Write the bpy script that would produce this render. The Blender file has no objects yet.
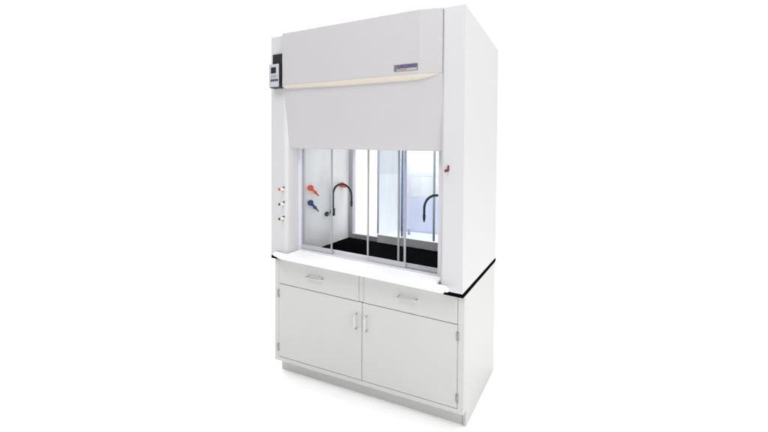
import bpy, bmesh, math
from mathutils import Vector, Matrix

C = bpy.context.scene.collection
sc = bpy.context.scene

# ------------------------------------------------------------------ sizes (metres)
W, D, ZT = 1.553, 0.778, 2.554          # hood width, depth, top
ZS, ZC, ZB = 0.9175, 0.8935, 0.1047      # counter top, counter underside, cabinet underside


def interp(z, xs, ys):
    if z <= xs[0]:
        return ys[0]
    for i in range(len(xs) - 1):
        if z <= xs[i + 1]:
            return ys[i] + (ys[i + 1] - ys[i]) * (z - xs[i]) / (xs[i + 1] - xs[i])
    return ys[-1]


def settle(v):
    """the unit as it stands: counter a touch low at its right end, roof falling to the back"""
    x, y, z = v
    g = interp(z, [0, ZB, ZC, ZS, ZT], [0, 0, 1, 1, 0])
    t = interp(z, [ZS, ZT], [0, 1])
    return Vector((x, y, z + (0.0030 - 0.0462 * x + 0.0437 * y) * g + (0.011 - 0.005 * x - 0.03 * y) * t))


# ------------------------------------------------------------------ mesh helpers
class MB:
    def __init__(self):
        self.bm = bmesh.new()

    def _merge(self, tmp):
        me = bpy.data.meshes.new('tmp')
        tmp.to_mesh(me)
        tmp.free()
        self.bm.from_mesh(me)
        bpy.data.meshes.remove(me)

    def box(self, x0, x1, y0, y1, z0, z1, bev=0.0, seg=2):
        t = bmesh.new()
        bmesh.ops.create_cube(t, size=1)
        for v in t.verts:
            v.co = Vector((x0 if v.co.x < 0 else x1, y0 if v.co.y < 0 else y1, z0 if v.co.z < 0 else z1))
        if bev > 0:
            bmesh.ops.bevel(t, geom=t.edges[:], offset=bev, segments=seg, profile=0.5, affect='EDGES')
        self._merge(t)
        return self

    def prism(self, poly, axis, a0, a1, bev=0.0, seg=2):
        """poly: 2-D outline; axis 'z': (x,y), axis 'x': (y,z); extruded a0..a1"""
        t = bmesh.new()

        def P(p, a):
            return Vector((p[0], p[1], a)) if axis == 'z' else Vector((a, p[0], p[1]))
        lo = [t.verts.new(P(p, a0)) for p in poly]
        hi = [t.verts.new(P(p, a1)) for p in poly]
        n = len(poly)
        t.faces.new(lo)
        t.faces.new(hi)
        for i in range(n):
            t.faces.new((lo[i], lo[(i + 1) % n], hi[(i + 1) % n], hi[i]))
        bmesh.ops.recalc_face_normals(t, faces=t.faces[:])
        if bev > 0:
            bmesh.ops.bevel(t, geom=t.edges[:], offset=bev, segments=seg, profile=0.5, affect='EDGES')
        self._merge(t)
        return self

    def tube(self, pts, rad, n=16, caps=True):
        """round bar through pts; rad a number or one per point"""
        pts = [Vector(p) for p in pts]
        rs = rad if isinstance(rad, (list, tuple)) else [rad] * len(pts)
        t = bmesh.new()
        rings = []
        up = None
        for i, p in enumerate(pts):
            if i == 0:
                d = pts[1] - p
            elif i == len(pts) - 1:
                d = p - pts[i - 1]
            else:
                d = (pts[i + 1] - p).normalized() + (p - pts[i - 1]).normalized()
                if d.length < 1e-9:
                    d = pts[i + 1] - p
            d.normalize()
            if up is None:
                up = Vector((0, 0, 1)) if abs(d.z) < 0.9 else Vector((1, 0, 0))
            a = d.cross(up).normalized()
            b = a.cross(d).normalized()
            up = b
            rings.append([t.verts.new(p + (a * math.cos(2 * math.pi * k / n) + b * math.sin(2 * math.pi * k / n)) * rs[i]) for k in range(n)])
        for i in range(len(rings) - 1):
            for k in range(n):
                f = t.faces.new((rings[i][k], rings[i][(k + 1) % n], rings[i + 1][(k + 1) % n], rings[i + 1][k]))
                f.smooth = True
        if caps:
            t.faces.new(rings[0])
            t.faces.new(rings[-1])
        bmesh.ops.recalc_face_normals(t, faces=t.faces[:])
        self._merge(t)
        return self

    def lathe(self, p0, direction, prof, n=20):
        """prof: (distance along direction, radius) pairs, sharp steps allowed"""
        d = Vector(direction).normalized()
        p0 = Vector(p0)
        up = Vector((0, 0, 1)) if abs(d.z) < 0.9 else Vector((1, 0, 0))
        a = d.cross(up).normalized()
        b = a.cross(d).normalized()
        t = bmesh.new()
        rings = []
        for s, r in prof:
            r = max(r, 1e-4)
            rings.append([t.verts.new(p0 + d * s + (a * math.cos(2 * math.pi * k / n) + b * math.sin(2 * math.pi * k / n)) * r) for k in range(n)])
        for i in range(len(rings) - 1):
            sm = abs(prof[i][0] - prof[i + 1][0]) > 1e-6 and abs(prof[i][1] - prof[i + 1][1]) < 0.004
            for k in range(n):
                f = t.faces.new((rings[i][k], rings[i][(k + 1) % n], rings[i + 1][(k + 1) % n], rings[i + 1][k]))
                f.smooth = sm
        t.faces.new(rings[0])
        t.faces.new(rings[-1])
        bmesh.ops.recalc_face_normals(t, faces=t.faces[:])
        self._merge(t)
        return self

    def build(self, name, mat, parent=None, warp=True, label=None):
        base = Vector((0, 0, 0))
        root = parent
        while root is not None:
            base += root.location
            root = root.parent
        for v in self.bm.verts:
            v.co = (settle(v.co) if warp else v.co) - base
        me = bpy.data.meshes.new(name)
        self.bm.to_mesh(me)
        self.bm.free()
        me.materials.append(mat)
        o = bpy.data.objects.new(name, me)
        C.objects.link(o)
        o.parent = parent
        if label:
            o['label'] = label
        return o


def thing(name, label, cat, loc, group=None):
    o = bpy.data.objects.new(name, None)
    o.empty_display_size = 0.1
    C.objects.link(o)
    o.location = loc
    o['label'] = label
    o['category'] = cat
    if group:
        o['group'] = group
    return o


def lettering(body, size, x, y, z, mat, parent, name='lettering', bold=0.0, width=None):
    """raised letters on a face that looks towards -Y"""
    cu = bpy.data.curves.new('lettering', 'FONT')
    cu.body = body
    cu.size = size
    cu.extrude = 0.0006
    cu.offset = bold
    cu.align_x = 'CENTER'
    cu.align_y = 'CENTER'
    o = bpy.data.objects.new('lettering_source', cu)
    C.objects.link(o)
    bpy.context.view_layer.update()
    me = bpy.data.meshes.new_from_object(o.evaluated_get(bpy.context.evaluated_depsgraph_get()))
    bpy.data.objects.remove(o)
    bpy.data.curves.remove(cu)
    xs = [v.co.x for v in me.vertices]
    k = width / (max(xs) - min(xs)) if width else 1.0
    b = MB()
    b.bm.from_mesh(me)
    bpy.data.meshes.remove(me)
    for v in b.bm.verts:
        v.co = Vector((x + v.co.x * k, y - v.co.z, z + v.co.y))
    return b.build(name, mat, parent)


# ------------------------------------------------------------------ materials
def paint(name, col, rough=0.4, metal=0.0, spec=0.5, mottle=0.012, scale=3.0, bump=0.0, bscale=600.0, coat=0.0):
    m = bpy.data.materials.new(name)
    m.use_nodes = True
    nt = m.node_tree
    b = nt.nodes['Principled BSDF']
    b.inputs['Roughness'].default_value = rough
    b.inputs['Metallic'].default_value = metal
    b.inputs['Specular IOR Level'].default_value = spec
    b.inputs['Coat Weight'].default_value = coat
    tc = nt.nodes.new('ShaderNodeTexCoord')
    nz = nt.nodes.new('ShaderNodeTexNoise')
    nz.inputs['Scale'].default_value = scale
    nz.inputs['Detail'].default_value = 5
    nt.links.new(tc.outputs['Object'], nz.inputs['Vector'])
    mx = nt.nodes.new('ShaderNodeMix')
    mx.data_type = 'RGBA'
    lo = [max(0, c * (1 - mottle * 2)) for c in col]
    hi = [min(1, c * (1 + mottle * 2)) for c in col]
    mx.inputs[6].default_value = (*lo, 1)
    mx.inputs[7].default_value = (*hi, 1)
    nt.links.new(nz.outputs['Fac'], mx.inputs[0])
    nt.links.new(mx.outputs[2], b.inputs['Base Color'])
    mr = nt.nodes.new('ShaderNodeMapRange')
    mr.inputs['To Min'].default_value = rough * 0.85
    mr.inputs['To Max'].default_value = min(1, rough * 1.15)
    nt.links.new(nz.outputs['Fac'], mr.inputs['Value'])
    nt.links.new(mr.outputs['Result'], b.inputs['Roughness'])
    if bump > 0:
        n2 = nt.nodes.new('ShaderNodeTexNoise')
        n2.inputs['Scale'].default_value = bscale
        nt.links.new(tc.outputs['Object'], n2.inputs['Vector'])
        bp = nt.nodes.new('ShaderNodeBump')
        bp.inputs['Strength'].default_value = bump
        bp.inputs['Distance'].default_value = 0.001
        nt.links.new(n2.outputs['Fac'], bp.inputs['Height'])
        nt.links.new(bp.outputs['Normal'], b.inputs['Normal'])
    return m


def glass(name, tint, refl=0.07):
    """thin clear sheet: tinted see-through plus a Fresnel mirror coat"""
    m = bpy.data.materials.new(name)
    m.use_nodes = True
    nt = m.node_tree
    nt.nodes.clear()
    out = nt.nodes.new('ShaderNodeOutputMaterial')
    mix = nt.nodes.new('ShaderNodeMixShader')
    tr = nt.nodes.new('ShaderNodeBsdfTransparent')
    gl = nt.nodes.new('ShaderNodeBsdfGlossy')
    fr = nt.nodes.new('ShaderNodeLayerWeight')
    fr.inputs['Blend'].default_value = refl
    co = nt.nodes.new('ShaderNodeTexCoord')
    mp = nt.nodes.new('ShaderNodeMapping')
    mp.inputs['Scale'].default_value = (7.0, 1.0, 1.6)
    nz = nt.nodes.new('ShaderNodeTexNoise')
    nz.inputs['Scale'].default_value = 1.5
    nz.inputs['Detail'].default_value = 6
    nt.links.new(co.outputs['Object'], mp.inputs['Vector'])
    nt.links.new(mp.outputs['Vector'], nz.inputs['Vector'])
    mx = nt.nodes.new('ShaderNodeMix')
    mx.data_type = 'RGBA'
    mx.inputs[6].default_value = (*[c * 0.93 for c in tint], 1)      # faint streaks in the tint, standing in for reflections
    mx.inputs[7].default_value = (*[min(1, c * 1.03) for c in tint], 1)
    nt.links.new(nz.outputs['Fac'], mx.inputs[0])
    nt.links.new(mx.outputs[2], tr.inputs['Color'])
    gl.inputs['Roughness'].default_value = 0.02
    nt.links.new(fr.outputs['Fresnel'], mix.inputs[0])
    nt.links.new(tr.outputs[0], mix.inputs[1])
    nt.links.new(gl.outputs[0], mix.inputs[2])
    nt.links.new(mix.outputs[0], out.inputs['Surface'])
    return m


M = {}
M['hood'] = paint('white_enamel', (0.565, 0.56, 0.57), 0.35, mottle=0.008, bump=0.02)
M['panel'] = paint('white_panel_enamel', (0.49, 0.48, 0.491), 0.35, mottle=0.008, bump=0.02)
M['cab'] = paint('cabinet_powder_coat', (0.54, 0.54, 0.532), 0.42, mottle=0.01, bump=0.03)
M['liner'] = paint('liner_panel', (0.88, 0.88, 0.88), 0.3, mottle=0.045, scale=4)  # mottle puts the wall's soft reflections into its colour
M['sill'] = paint('white_sill', (0.93, 0.93, 0.93), 0.35)
M['trim'] = paint('warm_bounce_trim', (0.58, 0.53, 0.465), 0.4)  # cream tone carries the warm bounce light on the lip's underside
M['epoxy'] = paint('black_epoxy', (0.003, 0.003, 0.0035), 0.5, spec=0.0, mottle=0.2, scale=3)
M['alu'] = paint('anodised_aluminium', (0.50, 0.50, 0.525), 0.4, metal=0.2, mottle=0.02, scale=30)
M['frame'] = paint('pale_grey_frame', (0.66, 0.655, 0.70), 0.4, mottle=0.01)
M['rail'] = paint('pale_silver_rail', (0.88, 0.88, 0.86), 0.4, mottle=0.01)
M['rtrim'] = paint('blue_grey_trim', (0.62, 0.68, 0.76), 0.4)
M['trimgrey'] = paint('mid_grey_trim', (0.36, 0.36, 0.39), 0.4)
M['hinge'] = paint('grey_hinge_metal', (0.30, 0.30, 0.29), 0.35, metal=0.3)
M['nickel'] = paint('brushed_nickel', (0.62, 0.61, 0.59), 0.28, metal=1.0, mottle=0.03, scale=60)
M['brass'] = paint('brass', (0.72, 0.52, 0.25), 0.3, metal=1.0)
M['black'] = paint('black_plastic', (0.018, 0.018, 0.022), 0.42, mottle=0.05, scale=20)
M['device'] = paint('grey_device_face', (0.47, 0.47, 0.52), 0.4)
M['screen'] = paint('dark_screen', (0.025, 0.027, 0.03), 0.12)
M['button'] = paint('dark_button', (0.05, 0.05, 0.07), 0.5)
M['neck'] = paint('dark_teal_coating', (0.012, 0.03, 0.038), 0.35, mottle=0.05)
M['red'] = paint('orange_red_plastic', (0.80, 0.10, 0.022), 0.35)
M['darkred'] = paint('dark_red_plastic', (0.16, 0.012, 0.03), 0.35)
M['blue'] = paint('blue_plastic', (0.03, 0.048, 0.21), 0.35)
M['cap_red'] = paint('deep_red_cap', (0.50, 0.035, 0.03), 0.35)
M['cap_blue'] = paint('navy_cap', (0.025, 0.03, 0.14), 0.35)
M['plate'] = paint('silver_plate', (0.26, 0.26, 0.28), 0.35, metal=0.5, mottle=0.03, scale=50)
M['purple'] = paint('violet_letters', (0.085, 0.07, 0.19), 0.4)
M['band'] = paint('pale_plate_band', (0.42, 0.41, 0.42), 0.4)
M['rust'] = paint('russet_letters', (0.30, 0.12, 0.09), 0.4)
M['glass'] = glass('sash_glass', (0.975, 0.985, 0.985))
M['rglass'] = glass('tinted_rear_glass', (0.85, 0.885, 0.925))
M['gap'] = paint('gap_shade', (0.10, 0.10, 0.10), 0.6)  # shade between doors and drawers, put in as a dark colour
M['lav'] = paint('lavender_board', (0.80, 0.81, 0.97), 0.6, mottle=0.03)
M['slat'] = paint('pale_slat', (0.92, 0.91, 0.90), 0.5)
M['sky_pane'] = paint('pale_blue_pane', (0.80, 0.88, 0.94), 0.15)
M['bench'] = paint('bench_white', (0.86, 0.86, 0.87), 0.4)
M['bottle'] = paint('grey_bottle', (0.45, 0.49, 0.58), 0.3)
M['floor'] = paint('studio_floor_white', (0.97, 0.97, 0.97), 0.6, mottle=0.004)

# ------------------------------------------------------------------ floor
b = MB()
b.box(-60, 60, -60, 60, -0.05, 0.0)
fl = b.build('floor', M['floor'], warp=False)
fl['kind'] = 'structure'

# ------------------------------------------------------------------ base cabinet
XL, XR, YC, YB = 0.011, 1.5575, 0.027, 0.745
cab = thing('base_cabinet', 'white steel base cabinet with two doors and two drawers under the black counter', 'cabinet', (W / 2, 0.4, 0))
b = MB()
b.box(XL, XR, YC + 0.022, YB, ZB, ZC - 0.0005)
b.build('carcass', M['cab'], cab)
YF = YC - 0.0015
XM0, XM1, XS = 0.793, 0.829, 0.819
b = MB()   # face frame: stiles, rails, the short post between the drawers
b.box(XL, 0.052, YC, YC + 0.022, ZB, ZC - 0.0005, 0.0015)
b.box(1.5165, XR, YC, YC + 0.022, ZB, ZC - 0.0005, 0.0015)
b.box(0.0515, 1.517, YC + 0.0004, YC + 0.022, ZB + 0.0004, 0.136, 0.001)
b.box(0.0525, 1.516, YC + 0.0162, YC + 0.022, 0.868, ZC - 0.001)
b.box(0.0895, 1.4285, YF + 0.0004, YC + 0.022, ZC - 0.0024, ZS - 0.001)
b.box(XM0, XM1, YC + 0.0004, YC + 0.022, 0.704, ZC - 0.0028, 0.001)
b.build('face_frame', M['cab'], cab)
b = MB()
b.box(0.017, XR - 0.001, 0.088, YB - 0.002, 0.0, ZB - 0.0005, 0.001)
b.box(XR - 0.019, XR, 0.08, YB, 0.0, ZB - 0.0003, 0.001)
b.build('toe_kick', M['cab'], cab)
b = MB()   # dark sheet standing in for the shade in the gaps
b.box(0.0525, 1.516, YC + 0.0165, YC + 0.0215, 0.137, 0.8675)
b.build('gap_shade_sheet', M['gap'], cab)


def wire_pull(p0, p1, out, r=0.0045):
    """bent rod handle standing off the face along -Y"""
    p0, p1 = Vector(p0), Vector(p1)
    e = (p1 - p0).normalized()
    o = Vector((0, -out, 0))
    pts = [p0, p0 + o * 0.55]
    for k in range(1, 6):
        a = k / 6 * math.pi / 2
        pts.append(p0 + o * 0.55 + o * 0.45 * math.sin(a) + e * (0.45 * out) * (1 - math.cos(a)))
    pts.append(p0 + o + e * 0.45 * out)
    q = []
    for k in range(1, 6):
        a = k / 6 * math.pi / 2
        q.append(p1 + o * 0.55 + o * 0.45 * math.sin(a) - e * (0.45 * out) * (1 - math.cos(a)))
    pts.append(p1 + o - e * 0.45 * out)
    pts += q[::-1] + [p1 + o * 0.55, p1]
    b = MB()
    b.tube(pts, r, 12)
    b.lathe(p0, (0, -1, 0), [(0, 0.0085), (0.002, 0.0085), (0.002, 0.005), (0.003, 0.005)], 14)
    b.lathe(p1, (0, -1, 0), [(0, 0.0085), (0.002, 0.0085), (0.002, 0.005), (0.003, 0.005)], 14)
    return b


YF = YC - 0.0015
GAP = 0.0022
for x0, x1, hx in ((0.0545, XS - GAP, 0.777), (XS + GAP, 1.514, 0.861)):
    b = MB()
    b.box(x0, x1, YF, YF + 0.0165, 0.1405, 0.6985, 0.0022)
    d = b.build('door', M['cab'], cab)
    wire_pull((hx, YF, 0.508), (hx, YF, 0.612), 0.028).build('handle', M['nickel'], d)
for x0, x1, hx in ((0.0545, XM0 - 0.003, 0.411), (XM1 + 0.003, 1.514, 1.172)):
    b = MB()
    b.box(x0, x1, YF, YF + 0.0165, 0.7035, ZC - 0.0028, 0.0015)
    d = b.build('drawer', M['cab'], cab)
    wire_pull((hx - 0.066, YF, 0.806), (hx + 0.066, YF, 0.806), 0.022).build('handle', M['nickel'], d)
for hx in (0.0505, 1.5165):
    for hz in (0.600, 0.186):
        b = MB()
        b.tube([(hx, YC - 0.003, hz), (hx, YC - 0.003, hz + 0.05)], 0.0075, 12)
        b.lathe((hx, YC - 0.003, hz + 0.05), (0, 0, 1), [(0, 0.0035), (0.004, 0.0035), (0.006, 0.001)], 10)
        b.lathe((hx, YC - 0.003, hz), (0, 0, -1), [(0, 0.0035), (0.004, 0.0035), (0.006, 0.001)], 10)
        b.build('hinge', M['hinge'], cab)

# ------------------------------------------------------------------ black epoxy counter
ct = thing('countertop', 'black epoxy countertop slab between the white cabinet and the hood', 'countertop', (W / 2, 0.4, ZC))
b = MB()
b.prism([(-0.001, 0.003), (0.088, 0.003), (0.088, 0.0505), (1.430, 0.0505), (1.430, 0.003), (W + 0.003, 0.003), (W + 0.003, 0.772), (-0.001, 0.772)], 'z', ZC, ZS, 0.001)
b.build('slab', M['epoxy'], ct)
b = MB()   # raised rim round the working surface inside the hood
b.box(0.181, 1.372, 0.146, 0.162, ZS - 0.001, ZS + 0.006, 0.0025)
b.build('rim', M['epoxy'], ct)

# ------------------------------------------------------------------ fume hood
hood = thing('fume_hood', 'white laboratory fume hood with sliding glass sash standing on black counter', 'fume hood', (W / 2, 0.4, ZS))
Z0 = ZS + 0.0004
left_poly = [(0, 0), (0.128, 0)] + [(0.128 + 0.038 * math.sin(k * math.pi / 20), 0.10 * (1 - math.cos(k * math.pi / 20))) for k in range(1, 11)] + [ (0.166, 0.15), (0.02, 0.15), (0.02, D), (0, D)]
for poly in (left_poly, [(W - x, y) for x, y in left_poly]):
    b = MB()
    b.prism(poly, 'z', Z0, ZT, 0.0012)
    b.build('side_wall', M['hood'], hood)
b = MB()
b.box(0.0215, W - 0.0215, 0.012, D - 0.002, ZT - 0.022, ZT - 0.003)
b.build('roof', M['hood'], hood)
b = MB()   # back skin round the rear opening
b.box(0.0205, 0.172, D - 0.022, D, Z0, ZT - 0.025)
b.box(W - 0.172, W - 0.0205, D - 0.022, D, Z0, ZT - 0.025)
b.box(0.1725, W - 0.1725, D - 0.022, D, 1.86, ZT - 0.025)
b.build('back_wall', M['hood'], hood)
for x0, x1 in ((0.166, 0.18), (W - 0.18, W - 0.166)):
    b = MB()
    b.box(x0, x1, 0.152, 0.755, Z0, 2.2)
    b.build('liner_wall', M['liner'], hood)
b = MB()
b.box(0.1805, W - 0.1805, 0.06, 0.754, 2.2, 2.21)
b.box(0.1805, W - 0.1805, 0.69, 0.70, 1.86, 2.199)
b.build('liner_ceiling', M['liner'], hood)

# upper front panel: bows forward, its right end swept back; lower panel slants in to the sash
ZL = 2.182
plan = [(0.142, -0.028), (1.266, -0.028), (1.408, -0.003), (1.408, 0.012), (0.142, 0.012)]
b = MB()
b.prism(plan, 'z', ZL, ZT + 0.002, 0.002)
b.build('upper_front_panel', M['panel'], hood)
b = MB()   # lip under it, warm bounced light put into its cream colour
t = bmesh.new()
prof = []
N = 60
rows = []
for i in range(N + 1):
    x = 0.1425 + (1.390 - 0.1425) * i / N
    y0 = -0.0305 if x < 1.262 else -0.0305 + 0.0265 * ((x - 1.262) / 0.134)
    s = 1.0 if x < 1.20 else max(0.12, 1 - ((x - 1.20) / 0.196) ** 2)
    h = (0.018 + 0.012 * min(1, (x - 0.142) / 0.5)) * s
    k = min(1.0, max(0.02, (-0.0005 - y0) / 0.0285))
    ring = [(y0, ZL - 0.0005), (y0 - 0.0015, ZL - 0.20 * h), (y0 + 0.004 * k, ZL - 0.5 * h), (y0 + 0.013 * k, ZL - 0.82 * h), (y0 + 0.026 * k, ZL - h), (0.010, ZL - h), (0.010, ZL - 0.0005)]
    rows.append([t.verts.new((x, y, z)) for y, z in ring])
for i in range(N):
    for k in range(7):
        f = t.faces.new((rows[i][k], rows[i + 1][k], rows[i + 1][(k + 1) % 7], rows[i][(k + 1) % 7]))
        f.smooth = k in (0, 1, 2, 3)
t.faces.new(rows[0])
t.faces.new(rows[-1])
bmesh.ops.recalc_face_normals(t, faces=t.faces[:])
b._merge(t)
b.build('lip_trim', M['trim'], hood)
b = MB()   # lower slanted panel, rolled bottom edge
prof = [(-0.003, ZL - 0.001), (-0.003, 2.143), (0.026, 1.755), (0.0285, 1.738), (0.034, 1.730), (0.046, 1.730), (0.050, 1.74), (0.046, 1.80), (0.012, 2.143), (0.0115, ZL - 0.001)]
b.prism(prof, 'x', 0.1372, 1.412, 0.002)
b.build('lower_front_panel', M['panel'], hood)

# airfoil sill with rounded ends
plan = []
for k in range(13):
    a = k / 12 * math.pi / 2
    plan.append((0.045 + 0.085 * (1 - math.cos(a)), 0.0 - 0.062 * math.sin(a)))
plan = plan + [(1.458, -0.062), (1.476, -0.059), (1.486, -0.050), (1.482, -0.038), (1.466, -0.020), (1.446, -0.0015)]
plan = plan + [(1.384, -0.0015), (1.384, 0.148), (0.169, 0.148), (0.169, -0.0015), (0.045, 0.0)]
pl = []
for p in plan:
    if not pl or (Vector(p) - Vector(pl[-1])).length > 1e-5:
        pl.append(p)
if (Vector(pl[0]) - Vector(pl[-1])).length < 1e-5:
    pl.pop()
pl = [(x, y - 0.001) if -0.003 < y < 0.0005 else (x, y) for x, y in pl]
b = MB()
b.prism(pl, 'z', ZS + 0.017, ZS + 0.037, 0.008, 4)
b.prism([(0.060, -0.002), (0.100, -0.034), (0.135, -0.044), (1.425, -0.044), (1.448, -0.034), (1.430, -0.002)], 'z', ZS + 0.0004, ZS + 0.020, 0.003)   # its foot on the counter
sill = b.build('sill', M['sill'], hood)

# sash frame: jambs, track, and the glass sheets that slide in it
fr = MB()
fr.box(0.1665, 0.196, 0.098, 0.146, 0.9533, 1.83, 0.002)
fr.box(W - 0.207, W - 0.1735, 0.098, 0.146, 0.9533, 1.83, 0.002)
fr.box(0.1965, W - 0.2075, 0.099, 0.109, 0.9535, 0.966, 0.0015)
fr.box(0.1965, W - 0.2075, 0.134, 0.145, 0.9535, 0.990, 0.0015)
fr.box(0.1965, W - 0.2075, 0.099, 0.145, 1.80, 1.83, 0.0015)
frame = fr.build('sash_frame', M['frame'], hood)
for x0, x1, y, trims in ((0.197, 0.482, 0.115, ((0.197, 0.203), (0.474, 0.484))),
                         (0.797, 1.104, 0.115, ((0.795, 0.805), (1.090, 1.104))),
                         (1.034, 1.345, 0.128, ((1.034, 1.046), (1.336, 1.345)))):
    b = MB()
    b.box(x0, x1, y - 0.0025, y + 0.0025, 0.966, 1.81)
    g = b.build('sash_pane', M['glass'], hood)
    b = MB()
    b.box(x0, x1, y - 0.0045, y + 0.0045, 0.9665, 1.000 if y < .12 else 0.985, 0.001)
    b.build('bottom_rail', M['alu'], g)
    for a0, a1 in trims:
        b = MB()
        b.box(a0, a1, y - 0.005, y + 0.005, 1.0005 if y < .12 else 0.9855, 1.81, 0.001)
        b.build('edge_trim', M['trimgrey'], g)

# rear sash
rf = MB()
rf.box(0.1805, 0.222, 0.69, 0.735, Z0, 1.85, 0.002)
rf.box(W - 0.222, W - 0.1805, 0.69, 0.735, Z0, 1.85, 0.002)
rf.box(0.2225, W - 0.2225, 0.69, 0.735, Z0, 0.962, 0.002)
rf.box(0.2225, W - 0.2225, 0.69, 0.735, 1.82, 1.85, 0.002)
rf.build('rear_frame', M['alu'], hood)
for x0, x1, y in ((0.512, 0.795, 0.667), (0.745, 1.06, 0.683)):
    b = MB()
    b.box(x0, x1, y - 0.0025, y + 0.0025, 0.964, 1.819)
    g = b.build('rear_pane', M['rglass'], hood)
    b = MB()
    b.box(x0, x1, y - 0.006, y + 0.006, 0.926, 0.994, 0.001)
    b.build('bottom_rail', M['rail'], g)
    for a0, a1 in ((x0 - 0.004, x0 + 0.010), (x1 - 0.018, x1)):
        b = MB()
        b.box(a0, a1, y - 0.006, y + 0.006, 1.0035, 1.819, 0.001)
        b.build('edge_trim', M['rtrim'], g)
    
b = MB()
b.box(1.064, W - 0.224, 0.6825, 0.6885, 0.9627, 1.819)
g = b.build('rear_pane', M['rglass'], hood)
b = MB()
b.box(1.062, W - 0.2235, 0.6795, 0.6895, 0.926, 0.994, 0.001)
b.build('bottom_rail', M['rail'], g)

# service knobs on the left front post
for z, mt, lab in ((1.425, 'cap_red', 'service knob with red cap'), (1.316, 'cap_blue', 'service knob with blue cap'), (1.208, 'black', 'service knob with black cap')):
    p = Vector((0.122, 0.0, z))
    b = MB()
    b.lathe(p, (0, -1, 0), [(0, 0.0105), (0.004, 0.0105), (0.007, 0.008), (0.024, 0.0075), (0.027, 0.010), (0.031, 0.010)])
    k = b.build('service_knob', M['sill'], hood, label=lab)
    b = MB()
    b.lathe(p + Vector((0, -0.0312, 0)), (0, -1, 0), [(0, 0.0102), (0.003, 0.0102), (0.0045, 0.008), (0.005, 0.001)])
    b.build('cap', M[mt], k)
    b = MB()
    b.lathe(p + Vector((0.0, -0.001, -0.017)), (0, -1, 0), [(0, 0.006), (0.008, 0.006), (0.009, 0.004), (0.016, 0.004)], 6)
    b.build('brass_nipple', M['brass'], k)
    b = MB()
    b.box(p.x + 0.004, p.x + 0.018, -0.008, -0.0005, z + 0.010, z + 0.019, 0.002)  # small black block above the knob
    b.build('dark_tab', M['black'], k)

# valves on the inner left wall
XW = 0.18


def valve(y, z, mt, dy, dz, lab, lever=True):
    b = MB()
    b.lathe((XW, y, z), (1, 0, 0), [(0, 0.017), (0.004, 0.017), (0.005, 0.010), (0.010, 0.010), (0.011, 0.018), (0.014, 0.0225), (0.020, 0.0235), (0.026, 0.021), (0.030, 0.014), (0.031, 0.004)])
    v = b.build('valve', M[mt], hood, label=lab)
    if lever:
        p = Vector((XW + 0.018, y, z))
        e = Vector((0, dy, dz))
        b = MB()
        b.tube([p + e * 0.22, p + e * 0.45, p + e * 0.5, p + e * 0.60, p + e * 0.66, p + e * 0.86], [0.009, 0.009, 0.0125, 0.0125, 0.006, 0.0055], 12)
        b.build('lever', M[mt], v)
        b = MB()
        b.tube([p + e * 0.865, p + e * 1.0], [0.0056, 0.005], 12)
        b.build('lever_tip', M['rust'], v)
    return v


valve(0.20, 1.425, 'red', 0.085, -0.07, 'orange red valve with slanting lever')
valve(0.20, 1.307, 'blue', 0.085, -0.08, 'blue valve with slanting lever')
valve(0.575, 1.425, 'red', 0.05, -0.03, 'orange red valve behind the gooseneck')
b = MB()
b.lathe((XW, 0.392, 1.188), (1, 0, 0), [(0, 0.017), (0.004, 0.017), (0.006, 0.020), (0.014, 0.020), (0.017, 0.015), (0.018, 0.002)])
b.build('service_knob', M['neck'], hood, label='dark round knob beside the gooseneck')


def gooseneck(xw, s, y, zb):
    """black swan-neck spout standing off the wall at xw, s = +1 towards +X"""
    x0 = xw + s * 0.014
    b = MB()
    pts = [(x0, y, zb + 0.05), (x0, y, zb + 0.172)]
    cx, cz, r = x0 + s * 0.098, zb + 0.172, 0.098
    for k in range(1, 17):
        a = math.pi - math.pi * k / 16
        pts.append((cx + s * r * math.cos(a), y, cz + r * math.sin(a)))
    pts.append((x0 + s * 0.196, y, cz - 0.045))
    b.tube(pts, 0.0088, 14)
    g = b.build('gooseneck', M['neck'], hood)
    b = MB()
    b.tube([(x0, y, zb - 0.012), (x0, y, zb - 0.008), (x0, y, zb + 0.05), (x0, y, zb + 0.056)], [0.012, 0.018, 0.018, 0.010], 16)
    b.lathe((xw, y, zb + 0.02), (s, 0, 0), [(0, 0.022), (0.004, 0.022), (0.004, 0.010), (0.012, 0.010)])
    b.build('spout_base', M['neck'], g)
    xt = x0 + s * 0.196
    b = MB()
    b.tube([(xt, y, cz - 0.045), (xt, y, cz - 0.048), (xt, y, cz - 0.080), (xt, y, cz - 0.088)], [0.009, 0.0112, 0.0085, 0.006], 14)
    b.build('spout_nozzle', M['neck'], g)
    b = MB()
    b.tube([(xt, y, cz - 0.0885), (xt, y, cz - 0.097)], 0.005, 10)
    b.build('spout_tip', M['brass'], g)


gooseneck(XW, 1, 0.46, 1.175)
gooseneck(W - XW, -1, 0.27, 1.168)

# airflow monitor on the left post
YM = -0.05
b = MB()
b.box(0.036, 0.132, YM + 0.004, -0.0005, 2.166, 2.336, 0.004)
mon = b.build('airflow_monitor', M['black'], hood)
b = MB()
b.box(0.037, 0.131, YM, YM + 0.0038, 2.171, 2.335, 0.0012)
b.build('face_plate', M['device'], mon)
b = MB()
b.box(0.056, 0.106, YM - 0.0015, YM - 0.0002, 2.268, 2.312, 0.0005)
b.build('screen', M['screen'], mon)
b = MB()
b.box(0.036, 0.128, -0.020, -0.0005, 2.338, 2.418, 0.004)
b.build('sensor_block', M['black'], mon)
for k in range(4):
    b = MB()
    x = 0.054 + 0.0195 * k
    b.box(x, x + 0.0145, YM - 0.003, YM - 0.0002, 2.210, 2.226, 0.001)
    b.build('button', M['button'], mon)
b = MB()
for z in (2.250, 2.240):
    b.box(0.056, 0.112, YM - 0.0009, YM - 0.0002, z, z + 0.003)
b.build('mark_lines', M['plate'], mon)

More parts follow.
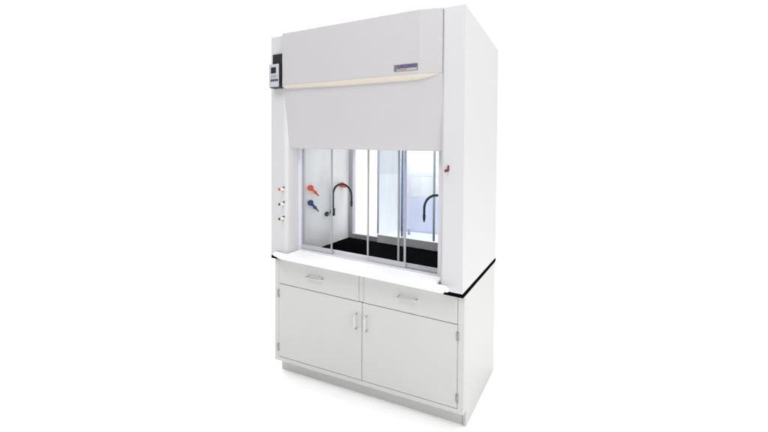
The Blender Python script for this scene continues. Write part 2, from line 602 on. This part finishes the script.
# rocker plate on the right post
b = MB()
b.box(1.428, 1.480, -0.0018, -0.0002, 1.553, 1.694, 0.0006)
sw = b.build('switch_plate', M['hood'], hood)
b = MB()
b.tube([(1.455, -0.003, 1.648), (1.455, -0.006, 1.620)], [0.006, 0.006], 10)
b.tube([(1.455, -0.005, 1.620), (1.442, -0.022, 1.616)], [0.0075, 0.0085], 10)
b.build('switch_lever', M['darkred'], sw)

# name plate
b = MB()
b.box(1.090, 1.257, -0.0308, -0.0282, 2.204, 2.2445, 0.001)
npl = b.build('nameplate', M['plate'], hood)
b = MB()
b.box(1.112, 1.252, -0.0316, -0.0309, 2.2065, 2.2185, 0.0002)
b.build('pale_band', M['band'], npl)
lettering('LABCONCO', 0.027, 1.184, -0.0312, 2.2315, M['purple'], npl, bold=0.0010, width=0.134)
b = MB()
for x0, x1 in ((1.118, 1.134), (1.137, 1.156), (1.160, 1.184)):
    b.box(x0, x1, -0.0324, -0.0318, 2.2105, 2.2150)
b.build('small_print', M['rust'], npl)

# ------------------------------------------------------------------ what stands behind, seen through the rear glass
pt = thing('partition', 'lavender partition with a pale window standing behind the hood', 'partition', (0.70, 1.43, 0))
b = MB()
b.box(0.30, 1.05, 1.40, 1.45, 0.0, 1.268, 0.004)
b.box(0.30, 0.415, 1.402, 1.448, 1.2685, 1.86, 0.004)
b.build('board', M['lav'], pt, warp=False)
wf = MB()
wf.box(0.4155, 0.445, 1.40, 1.45, 1.2685, 1.86, 0.002)
wf.box(1.02, 1.05, 1.40, 1.45, 1.2685, 1.86, 0.002)
wf.box(0.4455, 1.0195, 1.40, 1.45, 1.2685, 1.298, 0.002)
wf.box(0.4455, 1.0195, 1.40, 1.45, 1.83, 1.86, 0.002)
wf.box(0.4455, 1.0195, 1.4005, 1.45, 1.50, 1.545, 0.002)
w = wf.build('window', M['bench'], pt, warp=False)
b = MB()
b.box(0.446, 1.019, 1.425, 1.43, 1.2985, 1.829)
b.build('pane', M['sky_pane'], w, warp=False)
for z0, z1, y in ((1.2985, 1.43, 1.4012), (1.4302, 1.4997, 1.4020), (1.5453, 1.62, 1.4016), (1.6202, 1.70, 1.4024)):
    b = MB()
    b.box(0.4457, 1.0193, y, y + 0.006, z0, z1, 0.0003)
    b.build('blind_panel', M['slat'], w, warp=False)
bn = thing('bench', 'low white bench in front of the lavender partition', 'bench', (0.70, 1.2, 0))
b = MB()
b.box(0.30, 1.05, 1.02, 1.385, 0.868, 0.90, 0.004)
b.build('bench_top', M['bench'], bn, warp=False)
for x in (0.32, 0.99):
    for y in (1.04, 1.33):
        b = MB()
        b.box(x, x + 0.04, y, y + 0.04, 0.0, 0.8675, 0.002)
        b.build('leg', M['bench'], bn, warp=False)
for x, y, h, lab in ((0.452, 1.26, 0.085, 'taller small grey bottle standing on the white bench'), (0.513, 1.24, 0.07, 'shorter small grey bottle on the white bench')):
    t_ = thing('bottle', lab, 'bottle', (x, y, 0.90), 'small bottles on the white bench')
    b = MB()
    b.lathe((x, y, 0.9005), (0, 0, 1), [(0, 0.013), (0.002, 0.0145), (h * 0.62, 0.0145), (h * 0.76, 0.008), (h * 0.82, 0.007)], 20)
    b.build('bottle_body', M['bottle'], t_, warp=False)
    b = MB()
    b.lathe((x, y, 0.9008 + h * 0.82), (0, 0, 1), [(0, 0.0088), (h * 0.16, 0.0088), (h * 0.18, 0.006)], 16)
    b.build('cap', M['bench'], t_, warp=False)

# ------------------------------------------------------------------ light: white studio surround and softboxes, added fill lights
wd = bpy.data.worlds.new('World')
sc.world = wd
wd.use_nodes = True
nt = wd.node_tree
bg = nt.nodes['Background']
tc = nt.nodes.new('ShaderNodeTexCoord')
sp = nt.nodes.new('ShaderNodeSeparateXYZ')
nt.links.new(tc.outputs['Generated'], sp.inputs[0])


def ramp(src, stops):
    mr = nt.nodes.new('ShaderNodeMapRange')
    mr.inputs['From Min'].default_value = -1
    mr.inputs['From Max'].default_value = 1
    nt.links.new(src, mr.inputs['Value'])
    r = nt.nodes.new('ShaderNodeValToRGB')
    nt.links.new(mr.outputs['Result'], r.inputs['Fac'])
    els = r.color_ramp.elements
    while len(els) < len(stops):
        els.new(0.5)
    for e, (p, v) in zip(els, stops):
        e.position = (p + 1) / 2
        e.color = (v, v, v, 1)
    return r.outputs['Color']


FRONT, BACK, ZEN, RIGHT = 0.10, 1.12, 1.15, 0.15
hy = ramp(sp.outputs['Y'], [(-1, FRONT), (-0.35, FRONT + 0.05), (0.15, BACK), (1, BACK)])
hz = ramp(sp.outputs['Z'], [(-1, 0.0), (0.45, 0.0), (0.8, ZEN), (1, ZEN)])
ad = nt.nodes.new('ShaderNodeMix')
ad.data_type = 'RGBA'
ad.blend_type = 'ADD'
ad.inputs[0].default_value = 1.0
nt.links.new(hy, ad.inputs[6])
nt.links.new(hz, ad.inputs[7])
hx = ramp(sp.outputs['X'], [(-1, 1.0), (0.60, 1.0), (0.80, RIGHT), (1, RIGHT)])
mu = nt.nodes.new('ShaderNodeMix')
mu.data_type = 'RGBA'
mu.blend_type = 'MULTIPLY'
mu.inputs[0].default_value = 1.0
nt.links.new(ad.outputs[2], mu.inputs[6])
nt.links.new(hx, mu.inputs[7])
nt.links.new(mu.outputs[2], bg.inputs['Color'])
bg.inputs['Strength'].default_value = 1.0


def softbox(name, loc, target, sx, sy, power):
    l = bpy.data.lights.new(name, 'AREA')
    l.shape = 'RECTANGLE'
    l.size, l.size_y = sx, sy
    l.energy = power
    o = bpy.data.objects.new(name, l)
    C.objects.link(o)
    o.location = loc
    o.rotation_euler = (Vector(target) - Vector(loc)).to_track_quat('-Z', 'Y').to_euler()
    return o


softbox('overhead_softbox', (0.6, -3.1, 6.2), (0.6, -2.0, 0.0), 3.0, 2.0, 145)
softbox('front_right_softbox', (7.4, -3.4, 1.6), (0.6, 0.3, 1.2), 3.0, 2.6, 215)
softbox('liner_fill', (W / 2, 0.36, 2.15), (W / 2, 0.3601, 0.9), 0.9, 0.16, 1.3)   # unseen fill light added under the ceiling to brighten the liner

softbox('partition_fill', (0.70, 0.95, 2.45), (0.70, 1.35, 1.1), 1.0, 0.2, 22)  # added light hidden behind the hood, lifts the partition and bench

# ------------------------------------------------------------------ camera
yaw, pitch, roll = -0.3900244648474714, -0.019071709122309655, 0.01056521687926982
f_px, sx, sy = 346.24979, 63.6011, -42.45664
cy_, sy_ = math.cos(yaw), math.sin(yaw)
cp, sp_ = math.cos(pitch), math.sin(pitch)
fw = Vector((sy_ * cp, cy_ * cp, sp_))
r0 = Vector((cy_, -sy_, 0))
u0 = r0.cross(fw)
rt = r0 * math.cos(roll) + u0 * math.sin(roll)
up = -r0 * math.sin(roll) + u0 * math.cos(roll)
cam = bpy.data.cameras.new('camera')
co = bpy.data.objects.new('camera', cam)
C.objects.link(co)
mw = Matrix((rt, up, -fw)).transposed().to_4x4()
mw.translation = Vector((2.2399587, -1.9227729, 1.6053496))
co.matrix_world = mw
cam.sensor_fit = 'HORIZONTAL'
cam.sensor_width = 36
cam.lens = f_px * 36 / 768
cam.shift_x = -sx / 768
cam.shift_y = sy / 768
cam.clip_start = 0.02
cam.clip_end = 500
sc.camera = co

sc.view_settings.view_transform = 'Standard'
sc.view_settings.look = 'None'
sc.view_settings.exposure = 0
sc.view_settings.gamma = 1
sc.cycles.transparent_max_bounces = 24
sc.cycles.max_bounces = 10
sc.cycles.diffuse_bounces = 5
